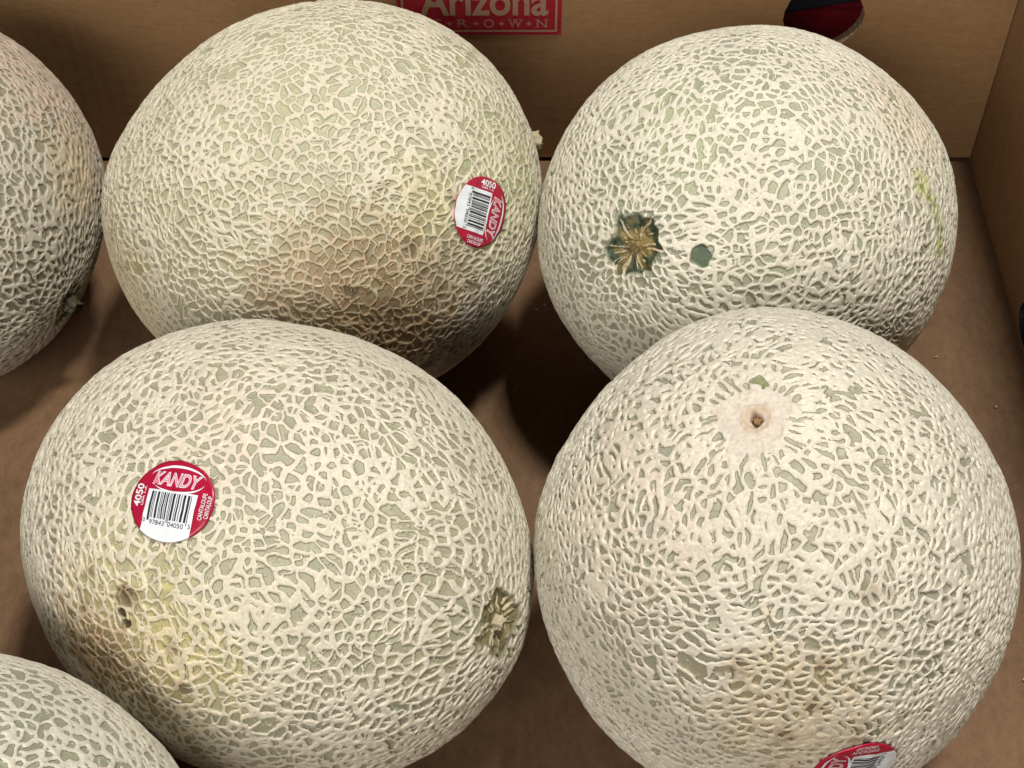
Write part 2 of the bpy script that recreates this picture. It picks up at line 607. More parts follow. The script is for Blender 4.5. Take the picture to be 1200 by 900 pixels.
def net_layer(q, sites, s, w, seed, keep, wmod):
    """normalised distance to the cords that run along the borders of irregular cells"""
    ind, d2 = nearest3(q, sites, s * 1.35)
    res = np.full(len(q), 9.0)
    for k in (1, 2):
        i, j = ind[:, 0], ind[:, k]
        sep = np.linalg.norm(sites[i] - sites[j], axis=1) + 1e-6
        e = (d2[:, k] - d2[:, 0]) / (2 * sep)
        h = edge_hash(i, j, seed)
        h2 = edge_hash(i, j, seed + 5)
        ww = w * (0.62 + 0.72 * h2) * wmod
        dn = np.where(h < keep, e / np.maximum(ww, 0.05), 9.0)
        res = np.minimum(res, dn)
    return res, ind[:, 0]


class Melon:
    def __init__(self, key, par, cfg):
        self.key, self.cfg = key, cfg
        self.c = np.array(par['c']); self.a = par['a'] * 1000; self.b = par['b'] * 1000
        self.n = unit(par['n'])
        self.M = np.eye(3) / self.b ** 2 + (1 / self.a ** 2 - 1 / self.b ** 2) * np.outer(self.n, self.n)
        L = np.array(par['lumps'])
        self.ld, self.la = unit(L[:, :3]), L[:, 3]
        self.toward = unit(CAM - self.c)
        e = unit(np.cross(self.n, (0.3, 0.2, 0.9)))
        self.e1, self.e2 = e, np.cross(self.n, e)

    def radius(self, u):
        """smooth radius (mm) of the fruit along unit directions"""
        r = 1 / np.sqrt(np.einsum('ni,ij,nj->n', u, self.M, u))
        cosang = u @ self.ld.T
        w = np.exp((cosang - 1) / (2 * 0.16 ** 2) * 1.0)
        lump = (w @ self.la) / (w.sum(1) + 0.35)
        p = u * r[:, None]
        sd = self.cfg['seed']
        return r + lump + 0.7 * noise(p, 42.0, sd) + 0.28 * noise(p, 17.0, sd + 1) - self.cfg['H'] * 0.8

    def polar(self, p):
        """arc distance (mm) from the stem end and angle about it"""
        u = unit(p)
        cosn = np.clip(u @ self.n, -1, 1)
        rho = np.arccos(cosn) * self.a * 0.95
        ang = np.arctan2(p @ self.e2, p @ self.e1)
        return rho, ang

    def warp(self, p):
        cfg, sd = self.cfg, self.cfg['seed']
        rho, ang = self.polar(p)
        q = p + cfg.get('stretch', 0.0) * (p @ self.n)[:, None] * self.n
        A, s = cfg.get('polarA', 10.0), cfg.get('polarS', 6.0)
        rad = p - (p @ self.n)[:, None] * self.n
        rl = np.linalg.norm(rad, axis=1, keepdims=True) + 1e-6
        fade = np.exp(-(rho / 42.0) ** 2)[:, None]
        q = q + rad / rl * (A * np.tanh(rho / s)[:, None] * fade)
        wa = cfg.get('warp', 1.0)
        for sc, am in ((30.0, 5.0), (9.0, 1.5), (3.6, 0.75), (1.7, 0.30)):
            q = q + wa * am * np.stack([noise(p, sc, sd + 10 + i + int(sc * 7)) for i in range(3)], 1)
        return q

    def surf(self, u, lift=0.0):
        u = unit(u)
        return u * (self.radius(u) + lift)[:, None]

    def build(self):
        cfg, sd = self.cfg, self.cfg['seed']
        rs = np.random.default_rng(sd)
        u, quads = cube_sphere(cfg['res'], self.toward, 0.75)
        r = self.radius(u)
        p = u * r[:, None]
        q = self.warp(p)
        cu = unit(rs.standard_normal((36000, 3)))
        cq = self.warp(cu * self.radius(cu)[:, None])
        s1, w1 = cfg['s1'], cfg['w1']
        s2, w2 = cfg['s2'], cfg['w2']
        sites1 = scatter(cq, s1, rs)
        sites2 = scatter(cq[::-1], s2, rs, (0.7, 1.15))
        wm = 1 + cfg.get('wvar', 0.28) * noise(p, 14.0, sd + 30) + 0.22 * noise(p, 4.0, sd + 31)
        for (d, rad_, f) in cfg.get('thin', []):
            ang = np.arccos(np.clip(u @ unit(d), -1, 1)) * r
            wm = wm * (1 + (f - 1) * np.exp(-(ang / rad_) ** 2))
        wm = np.clip(wm, 0.3, 2.0)
        d1, cell1 = net_layer(q, sites1, s1, w1, sd, cfg.get('keep1', 0.9), wm)
        spur = sstep(-0.35, 0.35, noise(p, 5.0, sd + 32) + cfg.get('spur', 0.0))
        d2, cell2 = net_layer(q, sites2, s2, w2, sd + 3, cfg.get('keep2', 0.5), wm * (0.15 + spur))
        d = np.minimum(d1, d2)
        # heights of the cords
        prof = 1 - sstep(0.70, 1.03, d)
        prof = prof * (1 - 0.22 * np.clip(d, 0, 1) ** 2) - 0.10 * np.exp(-(d / 0.10) ** 2)
        top = 1 + 0.22 * noise(p, 6.0, sd + 33) + 0.16 * noise(p, 2.2, sd + 34) - 0.15 * (d2 < d1)
        h = cfg['H'] * prof * top
        h += 0.06 * noise(p, 1.2, sd + 35) * (prof > 0.3)
        # colours
        hc = edge_hash(cell1, cell1 * 0 + 7, sd + 40)
        hc2 = edge_hash(cell2, cell2 * 0 + 9, sd + 41)
        n_big = noise(p, 30.0, sd + 42)
        g0, g1 = np.array(cfg['skin0']), np.array(cfg['skin1'])
        tmix = np.clip(0.5 + 0.5 * n_big + 0.5 * (hc - 0.5) + 0.35 * (hc2 - 0.5), 0, 1)[:, None]
        skin = g0 * (1 - tmix) + g1 * tmix
        skin = skin * (0.92 + 0.16 * hc2[:, None])
        c0, c1 = np.array(cfg['cord0']), np.array(cfg['cord1'])
        cm = np.clip(0.5 + 0.45 * noise(p, 22.0, sd + 43) + 0.3 * noise(p, 5.0, sd + 44), 0, 1)[:, None]
        cord = c0 * (1 - cm) + c1 * cm
        # stains, scabs, bare marks and a painted shaded side
        brk = 0.5 + 0.5 * noise(p, 7.0, sd + 45)
        brk2 = 0.5 + 0.5 * noise(p, 2.4, sd + 46)
        fine_ = 0.5 + 0.5 * noise(p, 0.9, sd + 49)
        for mk in cfg.get('marks', []):
            ang = np.arccos(np.clip(u @ unit(mk['d']), -1, 1)) * r
            edge = mk['r'] * (0.55 + 0.6 * brk + 0.25 * brk2)
            k = (1 - sstep(mk.get('soft', 0.35) * edge, edge * 1.25, ang)) * mk.get('k', 1.0)
            if mk.get('bare'):
                edge = mk['r'] * (0.45 + 0.55 * brk + 0.55 * (0.5 + 0.5 * noise(p, 3.0, sd + 47)))
                bk = 1 - sstep(0.80 * edge, edge, ang)
                k = bk * mk.get('k', 1.0)
                h = h + bk * 0.12 * noise(p, 0.9, sd + 48)
                d = np.maximum(d, bk * 3.0)
                h = h * (1 - bk) - mk.get('sink', 0.0) * bk
            else:
                k = k * (0.55 + 0.6 * brk2)
            k = np.clip(k, 0, 1)[:, None]
            if 'skin' in mk:
                skin = skin * (1 - k) + np.array(mk['skin']) * (0.6 + 0.5 * brk2[:, None] + 0.3 * fine_[:, None]) * k
            if 'cord' in mk:
                cord = cord * (1 - k) + np.array(mk['cord']) * (0.60 + 0.5 * brk2[:, None] + 0.35 * fine_[:, None]) * k
                if mk['r'] > 18:
                    h = h * (1 - 0.22 * k[:, 0])
        # the stem end
        sc = cfg.get('scar')
        if sc:
            rho, ang = self.polar(p)
            wob = 1 + sc.get('rag', 0.16) * noise(p, 5.0, sd + 50) + 0.09 * noise(p, 1.8, sd + 51)
            R = sc['R'] * wob
            ins = 1 - sstep(0.90 * R, 1.04 * R, rho)
            if sc['kind'] == 'disc':
                rel = 0.6 * noise(p, 3.4, sd + 52) + 0.4 * noise(p, 1.4, sd + 53)
                hd = cfg['H'] * (0.80 + 0.40 * rel) - 0.9 * np.exp(-(rho / 6.0) ** 2)
                crack = np.abs(noise(p, 3.0, sd + 54) + 0.3 * noise(p, 1.3, sd + 59))
                hd = hd - 0.35 * np.exp(-(crack / 0.07) ** 2)
                crack2 = np.abs(noise(p, 1.6, sd + 60))
                hd = hd - 0.18 * np.exp(-(crack2 / 0.08) ** 2)
                pit = 1 - sstep(sc['pit'] * 0.6, sc['pit'] * 1.2, rho * (1 + 0.35 * noise(p, 1.6, sd + 55)))
                lip = np.exp(-((rho - sc['pit'] * 1.9) / 0.8) ** 2)
                hd = hd - 2.4 * pit + 0.45 * lip
                h = h * (1 - ins) + hd * ins
                d = d * (1 - ins) + (0.45 + 0.1 * rel) * ins
                cd = np.array(sc['color']) * (1 + 0.14 * rel[:, None] - 0.16 * np.exp(-(crack / 0.08) ** 2)[:, None])
                blot = np.clip(0.5 + 0.9 * noise(p, 5.0, sd + 61), 0, 1)[:, None]
                cd = cd * (1 - 0.3 * blot) + np.array((0.60, 0.48, 0.38)) * 0.3 * blot
                ring_ = np.exp(-((rho - sc['pit'] * 1.5) / 1.4) ** 2)[:, None] * 0.6
                cd = cd * (1 - ring_) + np.array((0.46, 0.32, 0.19)) * ring_
                cd = cd * (1 - pit[:, None]) + np.array((0.17, 0.09, 0.04)) * pit[:, None]
                cord = cord * (1 - ins[:, None]) + cd * ins[:, None]
                # short radial slots all round the rim
                ns = sc.get('slots', 34)
                ph = (ang + 0.10 * noise(p, 5.0, sd + 62)) / (2 * np.pi) * ns
                kk = np.floor(ph + 0.5).astype(int) % ns
                r2 = np.random.default_rng(sd + 12)
                ja, s0, sl, on = r2.uniform(-0.3, 0.3, ns), r2.uniform(0.86, 1.12, ns), r2.uniform(2.5, 7.5, ns), r2.random(ns) < 0.72
                wk = r2.uniform(0.30, 0.75, ns)
                lat = np.abs(ph - np.floor(ph + 0.5) - ja[kk]) / ns * 2 * np.pi * rho
                t_ = (rho - sc['R'] * s0[kk]) / sl[kk]
                inside = on[kk] & (t_ > 0) & (t_ < 1)
                wloc = wk[kk] * np.sqrt(np.clip(4 * t_ * (1 - t_), 0, 1)) + 1e-3
                sl_ = np.where(inside, 1 - sstep(0.75, 1.15, lat / wloc), 0)
                near = np.exp(-((rho - sc['R'] * 1.25) / (sc['R'] * 0.28)) ** 2)
                d = d * (1 - 0.75 * near) + 0.5 * 0.75 * near
                d = d * (1 - sl_) + 1.6 * sl_
                h = h * (1 - 0.5 * near) + cfg['H'] * 0.9 * 0.5 * near
                h = h * (1 - sl_) - 0.1 * sl_
            else:
                ns = sc['spokes']
                an = ang + 0.20 * noise(p, 7.0, sd + 56) * np.minimum(rho / 5.0, 1)
                ph = (an / (2 * np.pi) * ns) % ns
                kk = np.floor(ph + 0.5).astype(int) % ns
                jit = np.random.default_rng(sd + 9).uniform(-0.42, 0.42, ns)
                lng = np.random.default_rng(sd + 8).uniform(0.35, 1.2, ns)
                sta = np.random.default_rng(sd + 7).uniform(0.12, 0.55, ns)
                wdt = np.random.default_rng(sd + 6).uniform(0.35, 1.25, ns)
                off = ph - np.floor(ph + 0.5) - jit[kk]
                lat = np.abs(off) / ns * 2 * np.pi * np.maximum(rho, 0.5)
                x = rho / R
                alive = sstep(sta[kk] - 0.08, sta[kk] + 0.05, x) * (1 - sstep(lng[kk] - 0.1, lng[kk] + 0.05, x))
                ds = lat / (sc['sw'] * wdt[kk] * np.maximum(alive, 0.02))
                pr = 1 - sstep(0.4, 1.1, ds)
                hd = -sc['deep'] * (1 - x ** 2) + cfg['H'] * 0.75 * pr + 0.16 * noise(p, 1.4, sd + 57)
                h = h * (1 - ins) + hd * ins
                d = d * (1 - ins) + ds * ins
                t_ = np.clip(x + 0.35 * noise(p, 3.0, sd + 58), 0, 1)[:, None]
                fl = (0.5 + 0.5 * noise(p, 1.3, sd + 63))[:, None]
                fl2 = (0.5 + 0.5 * noise(p, 2.6, sd + 64))[:, None]
                sk = np.array(sc['inner']) * (1 - sstep(0.35, 0.85, t_)) + np.array(sc['outer']) * sstep(0.35, 0.85, t_)
                sk = sk * (0.35 + 0.75 * fl + 0.55 * fl2)
                h = h - ins * 0.5 * (fl2[:, 0] < 0.35)
                skin = skin * (1 - ins[:, None]) + sk * ins[:, None]
                cs = np.array(sc['spoke0']) * (1 - t_) + np.array(sc['spoke1']) * t_
                cord = cord * (1 - ins[:, None]) + cs * ins[:, None]
        verts = (u * (r + h)[:, None]) / 1000.0
        me = quad_mesh('rind', verts, quads)
        at = me.attributes.new('cord', 'FLOAT', 'POINT')
        at.data.foreach_set('value', np.clip(d, 0, 4).astype(np.float32))
        for nm, arr in (('skin_color', skin), ('cord_color', cord)):
            at = me.attributes.new(nm, 'FLOAT_COLOR', 'POINT')
            rgba = np.ones((len(arr), 4), dtype=np.float32)
            rgba[:, :3] = np.clip(arr, 0.003, 0.9)
            at.data.foreach_set('color', rgba.ravel())
        self.root = empty('melon', (self.c[0], self.c[1], 0.0))
        tag(self.root, cfg['label'], 'melon', 'netted melons in the cardboard box')
        link('rind', me, M_RIND, self.root, (0, 0, self.c[2]))
        self.rel = (0, 0, self.c[2])
        return self

    # -- a short dry stub at the stem end
    def stub(self, mat, rad, length, sink=0.8, seed=1, lean=(0, 0, 0), fibres=0):
        NA, NL = 26, 9
        a = np.linspace(0, 2 * np.pi, NA, endpoint=False)
        base = self.surf(self.n[None, :])[0] - self.n * sink
        ln = np.array(lean, dtype=float)
        V, Fc = [], []
        for j in range(NL):
            t_ = j / (NL - 1)
            rr = rad * (1.35 - 0.5 * t_ + 0.22 * t_ ** 3)
            for x in a:
                V.append(base + self.n * (t_ * length) + ln * t_ ** 2 * length + rr * (1 + 0.16 * math.sin(5 * x + seed)) * (math.cos(x) * self.e1 + math.sin(x) * self.e2))
        V.append(base + self.n * (length * 0.72) + ln * length)
        V = np.array(V)
        V += 0.30 * rad * np.stack([noise(V, rad * 0.8, seed + i) for i in range(3)], 1)
        V[(NL - 1) * NA:NL * NA] += self.n * (rad * 0.45 * noise(V[(NL - 1) * NA:NL * NA], rad * 0.6, seed + 4))[:, None]
        for j in range(NL - 1):
            for i in range(NA):
                Fc.append((j * NA + i, j * NA + (i + 1) % NA, (j + 1) * NA + (i + 1) % NA, (j + 1) * NA + i))
        for i in range(NA):
            Fc.append(((NL - 1) * NA + i, (NL - 1) * NA + (i + 1) % NA, NL * NA))
        rg = np.random.default_rng(seed)
        for k in range(fibres):              # torn fibres splayed about the stub
            x = k * 2 * np.pi / fibres + rg.uniform(-0.25, 0.25)
            dv = math.cos(x) * self.e1 + math.sin(x) * self.e2
            sv = -math.sin(x) * self.e1 + math.cos(x) * self.e2
            l_ = rad * rg.uniform(0.5, 1.9)
            b0 = len(V)
            pts = []
            for t_, wd_ in ((0.0, 0.26), (0.5, 0.17), (1.0, 0.05)):
                cpt = base + dv * (rad * 0.75 + l_ * t_) + self.n * (length * (0.55 + 0.25 * t_ - 0.45 * t_ ** 2))
                for s_ in (-1, 1):
                    pts.append(cpt + sv * s_ * wd_ * rad * 0.6)
                pts.append(cpt + self.n * wd_ * rad * 0.8)
            V = np.vstack([V, pts])
            for j in range(2):
                o_ = b0 + 3 * j
                Fc += [(o_, o_ + 3, o_ + 5, o_ + 2), (o_ + 2, o_ + 5, o_ + 4, o_ + 1), (o_ + 1, o_ + 4, o_ + 3, o_)]
        me = mesh_from('stem_stub', V / 1000.0, Fc, True)
        return link('stem_stub', me, mat, self.root, self.rel)

    # -- a round price sticker lying on the net
    def sticker(self, d, up_hint, R=15.0, seed=1, lift=1.6, flat=1.0, turn=0.0):
        d = unit(d)
        upv = np.array(up_hint, dtype=float)
        upv = unit(upv - d * (upv @ d))
        rt = np.cross(upv, d)
        ct, st_ = math.cos(turn), math.sin(turn)
        upv = upv * ct + rt * st_
        rt = np.cross(upv, d)
        r0 = self.radius(d[None, :])[0]

        def put(uv, dz):
            uv = np.asarray(uv, dtype=float)
            pt = d[None, :] * r0 + uv[:, :1] * rt + uv[:, 1:2] * flat * upv
            uu = unit(pt)
            rip = 0.30 * noise(pt, 4.5, seed) + 0.20 * noise(pt, 2.4, seed + 1)
            return uu * (self.radius(uu) + lift * self.cfg['H'] + rip + dz)[:, None] / 1000.0

        def part(name, uv, faces, dz, mat, parent, smooth=True):
            me = mesh_from(name, put(uv, dz), faces, smooth)
            return link(name, me, mat, parent, self.rel if parent is self.root else (0, 0, 0))

        NR, NA = 14, 72
        uv = [(0, 0)]
        for i in range(1, NR + 1):
            rr = R * i / NR
            for k in range(NA):
                w_ = 1 + (0.006 * math.sin(5 * k * 2 * math.pi / NA + seed) if i == NR else 0)
                uv.append((rr * w_ * math.cos(2 * math.pi * k / NA), rr * w_ * math.sin(2 * math.pi * k / NA)))
        fc = [(0, 1 + k, 1 + (k + 1) % NA) for k in range(NA)]
        for i in range(NR - 1):
            for k in range(NA):
                a0 = 1 + i * NA
                fc.append((a0 + k, a0 + NA + k, a0 + NA + (k + 1) % NA, a0 + (k + 1) % NA))
        V = put(uv, 0.0)
        low = put(uv[-NA:], -0.30)
        V = np.vstack([V, low])
        b0, b1 = 1 + (NR - 1) * NA, 1 + NR * NA
        fc += [(b0 + k, b1 + k, b1 + (k + 1) % NA, b0 + (k + 1) % NA) for k in range(NA)]
        st = link('sticker', mesh_from('sticker', V, fc, True), M_STK, self.root, self.rel)
        tag(st, 'round red fruit sticker with white barcode panel')

        def strip(x0, x1, y0, y1, nx, ny, clip=None):
            g, f = [], []
            for j in range(ny + 1):
                for i in range(nx + 1):
                    x = x0 + (x1 - x0) * i / nx
                    y = y0 + (y1 - y0) * j / ny
                    if clip:
                        y = max(y, -math.sqrt(max(clip ** 2 - x * x, 0)))
                    g.append((x, y))
            for j in range(ny):
                for i in range(nx):
                    k = j * (nx + 1) + i
                    f.append((k, k + 1, k + nx + 2, k + nx + 1))
            return g, f

        s = R / 15.0
        # white panel running out to the lower rim
        g, f = [], []
        ny, nx = 14, 14
        for i in range(nx + 1):
            x = (-9.0 + 18.0 * i / nx) * s
            yb_ = -math.sqrt((R * 0.992) ** 2 - x * x)
            for j in range(ny + 1):
                g.append((x, yb_ + (3.3 * s - yb_) * j / ny))
        for i in range(nx):
            for j in range(ny):
                k = i * (ny + 1) + j
                f.append((k, k + ny + 1, k + ny + 2, k + 1))
        part('white_panel', g, f, 0.10, M_WHITE, st)
        # barcode
        rb = np.random.default_rng(3)
        g, f = [], []
        x = -7.4
        while x < 7.2:
            wbar = rb.choice([0.26, 0.26, 0.52, 0.78])
            y0 = -8.0 if (x < -6.6 or x > 6.4 or abs(x) < 0.5) else -7.0
            gg, ff = strip(x * s, (x + wbar) * s, y0 * s, 2.6 * s, 1, 7)
            f += [tuple(k + len(g) for k in q_) for q_ in ff]
            g += gg
            x += wbar + rb.choice([0.26, 0.3, 0.52, 0.6])
        part('barcode', g, f, 0.20, M_BLACK, st, False)

        def words(name, items, dz, mat):
            g, f = [], []
            for body, box_, rot, offset, shear in items:
                v, ff = text_mesh(body, offset, shear)
                v0, _ = text_mesh(body, 0.0, shear)
                v = fit(v, box_, v0)
                if rot:
                    ca, sa = math.cos(rot), math.sin(rot)
                    v = np.stack([v[:, 0] * ca - v[:, 1] * sa, v[:, 0] * sa + v[:, 1] * ca], 1)
                f += [tuple(k + len(g) for k in q_) for q_ in ff]
                g += list(map(tuple, v * s))
            return part(name, g, f, dz, mat, st, False)

        hp = math.pi / 2
        words('barcode_digits', [('0', (-8.75, -8.9, -7.95, -7.3), 0, 0, 0), ('97843', (-6.3, -9.3, -0.7, -7.6), 0, 0, 0),
                                 ('04050', (0.7, -9.3, 6.3, -7.6), 0, 0, 0), ('5', (7.9, -8.9, 8.7, -7.3), 0, 0, 0)], 0.20, M_BLACK)
        words('lettering', [('KANDY', (-8.0, 5.3, 8.6, 10.0), 0, 0.035, 0.25),
                            ('4050', (-3.6, 11.1, 4.6, 13.7), hp, 0.02, 0), ('USA 1-A', (-3.0, 9.95, 4.0, 10.7), hp, 0.02, 0),
                            ('CANTALOUPE', (-5.2, -12.0, 4.4, -10.6), hp, 0.01, 0), ('CANTALOUP', (-4.4, -13.9, 3.6, -12.5), hp, 0.01, 0)], 0.14, M_WHITE)
        words('lettering', [('KANDY', (-8.0, 5.3, 8.6, 10.0), 0, -0.012, 0.25)], 0.22, M_PINK)
        # two swooshes about the name
        g, f = [], []
        for (cx, cy, rx, ry, a0, a1, th) in ((0.6, 7.6, 10.2, 4.9, 0.30, 2.95, 0.95), (0.6, 7.6, 9.6, 4.6, -2.55, -0.12, 0.85)):
            n_ = 26
            for i in range(n_ + 1):
                t_ = i / n_
                a_ = a0 + (a1 - a0) * t_
                w_ = th * math.sin(math.pi * min(max(t_, 0.02), 0.98)) * 0.5
                g += [(s * (cx + (rx + w_) * math.cos(a_)), s * (cy + (ry + w_) * math.sin(a_))),
                      (s * (cx + (rx - w_) * math.cos(a_)), s * (cy + (ry - w_) * math.sin(a_)))]
            b_ = len(g) - 2 * (n_ + 1)
            f += [(b_ + 2 * i, b_ + 2 * i + 1, b_ + 2 * i + 3, b_ + 2 * i + 2) for i in range(n_)]
        g = [(x, y) if x * x + y * y < (R * 0.97) ** 2 else tuple(np.array((x, y)) * R * 0.97 / math.hypot(x, y)) for x, y in g]
        part('swoosh', g, f, 0.17, M_WHITE, st, False)
        return st


PAR = {
'A': dict(c=(-0.0802, 0.4814, 0.0862), a=0.0943, b=0.0857, n=(0.9528, 0.2096, 0.2196), lumps=[
        (0.099, 0.596, 0.797, 0.44),
        (-0.291, 0.427, 0.856, -0.71),
        (-0.601, 0.134, 0.788, -3.33),
        (-0.853, -0.026, 0.522, -1.56),
        (-0.972, -0.098, 0.214, 1.49),
        (-0.966, -0.252, 0.048, 0.84),
        (-0.843, -0.538, -0.016, -1.83),
        (-0.737, -0.655, -0.166, -1.60),
        (0.480, 0.547, 0.686, 2.19),
        (0.706, 0.452, 0.546, 0.82),
        (0.849, 0.340, 0.405, 0.75),
        (0.935, 0.226, 0.272, 1.23),
        (0.980, 0.032, 0.197, -0.52),
        (0.983, -0.180, 0.027, -0.95),
        (0.909, -0.309, -0.280, 0.12),
        (0.727, -0.512, -0.457, 2.42),
        (0.541, -0.631, -0.556, 0.31),
    ]),
'B': dict(c=(0.1007, 0.4676, 0.0875), a=0.0953, b=0.0845, n=(-0.5802, -0.6300, 0.5162), lumps=[
        (-0.985, 0.032, 0.172, 2.30),
        (-0.995, -0.080, 0.061, 2.53),
        (-0.962, -0.251, -0.106, 1.02),
        (-0.851, -0.478, -0.218, -0.25),
        (-0.678, -0.602, -0.423, -0.00),
        (-0.898, 0.233, 0.373, 0.79),
        (-0.748, 0.389, 0.538, 0.66),
        (-0.511, 0.520, 0.685, 0.85),
        (-0.246, 0.475, 0.845, -0.71),
        (0.040, 0.497, 0.867, -0.55),
        (0.280, 0.435, 0.856, -0.81),
        (0.556, 0.284, 0.781, -1.32),
        (0.767, 0.159, 0.621, -0.85),
        (0.907, 0.049, 0.419, -0.21),
        (0.975, -0.063, 0.215, 0.34),
        (0.946, -0.305, 0.110, -0.36),
        (0.840, -0.543, 0.002, -1.40),
        (0.719, -0.685, -0.117, -1.69),
    ]),
'C': dict(c=(-0.0855, 0.3091, 0.0824), a=0.0982, b=0.0813, n=(0.8428, -0.4769, 0.2495), lumps=[
        (-0.960, -0.093, 0.263, -0.99),
        (-0.930, 0.192, 0.313, -0.08),
        (-0.815, 0.417, 0.404, 0.72),
        (-0.629, 0.585, 0.511, 1.80),
        (-0.440, 0.688, 0.577, 1.46),
        (-0.127, 0.766, 0.630, 0.23),
        (0.197, 0.639, 0.744, -1.01),
        (0.486, 0.568, 0.664, -0.65),
        (0.718, 0.504, 0.480, 0.38),
        (0.856, 0.202, 0.476, -1.31),
        (0.929, -0.019, 0.370, -2.06),
        (0.948, -0.199, 0.247, -1.97),
        (0.938, -0.345, -0.037, 0.36),
        (0.821, -0.549, -0.153, 2.13),
        (0.625, -0.737, -0.258, 3.05),
        (-0.923, -0.366, 0.122, -1.10),
        (-0.819, -0.574, -0.016, -0.77),
        (-0.636, -0.759, -0.141, -0.51),
    ]),
'D': dict(c=(0.0913, 0.2942, 0.0955), a=0.0961, b=0.0822, n=(-0.1885, -0.1034, 0.9766), lumps=[
        (-0.997, 0.028, 0.073, 0.62),
        (-0.977, 0.133, 0.167, 0.91),
        (-0.854, 0.186, 0.485, -1.58),
        (-0.745, 0.294, 0.599, -1.69),
        (-0.576, 0.446, 0.685, -0.84),
        (-0.372, 0.617, 0.693, 0.54),
        (-0.145, 0.636, 0.758, 1.59),
        (0.043, 0.620, 0.783, 1.57),
        (0.267, 0.565, 0.781, 0.81),
        (0.431, 0.396, 0.811, -0.50),
        (0.575, 0.240, 0.782, -1.15),
        (0.723, 0.132, 0.678, -0.68),
        (0.867, 0.030, 0.497, -0.04),
        (0.931, -0.113, 0.347, 1.04),
        (0.934, -0.252, 0.251, -0.01),
        (0.849, -0.493, 0.192, -0.79),
        (0.734, -0.671, 0.104, -1.71),
        (0.579, -0.763, -0.286, 1.59),
        (-0.993, -0.108, -0.043, 0.49),
        (-0.948, -0.317, -0.040, -0.62),
        (-0.830, -0.541, -0.139, -1.22),
        (-0.639, -0.638, -0.430, 0.02),
        (-0.541, -0.702, -0.462, 1.30),
    ]),
'E': dict(c=(-0.2639, 0.4909, 0.0821), a=0.0847, b=0.0817, n=(0.8349, -0.4193, -0.3566), lumps=[
        (0.488, 0.651, 0.582, 1.29),
        (0.645, 0.611, 0.460, 1.48),
        (0.807, 0.520, 0.279, 0.56),
        (0.917, 0.389, 0.088, 0.90),
        (0.952, 0.305, -0.019, 0.31),
        (0.993, -0.078, -0.091, -2.62),
        (0.923, -0.280, -0.262, -2.66),
        (0.795, -0.410, -0.447, -1.10),
        (0.581, -0.499, -0.643, 1.27),
        (0.412, -0.617, -0.670, 3.60),
    ]),
'F': dict(c=(-0.1741, 0.1730, 0.0813), a=0.0850, b=0.0800, n=(0.7924, -0.3629, -0.4904), lumps=[
        (0.134, 0.883, 0.450, 0.98),
        (0.292, 0.875, 0.387, 0.46),
        (0.451, 0.835, 0.314, 1.12),
        (0.617, 0.755, 0.221, 0.87),
        (0.750, 0.649, 0.130, 0.86),
        (0.813, 0.577, 0.080, 1.18),
    ]),
}

CREAM0, CREAM1 = (0.60, 0.52, 0.38), (0.68, 0.60, 0.455)
BASE = dict(res=205, H=0.80, s1=6.6, w1=1.15, s2=4.2, w2=0.8, keep1=0.9, keep2=0.5,
            skin0=(0.317, 0.319, 0.201), skin1=(0.380, 0.375, 0.207), cord0=CREAM0, cord1=CREAM1)


def cfg(**k):
    c = dict(BASE)
    c.update(k)
    return c


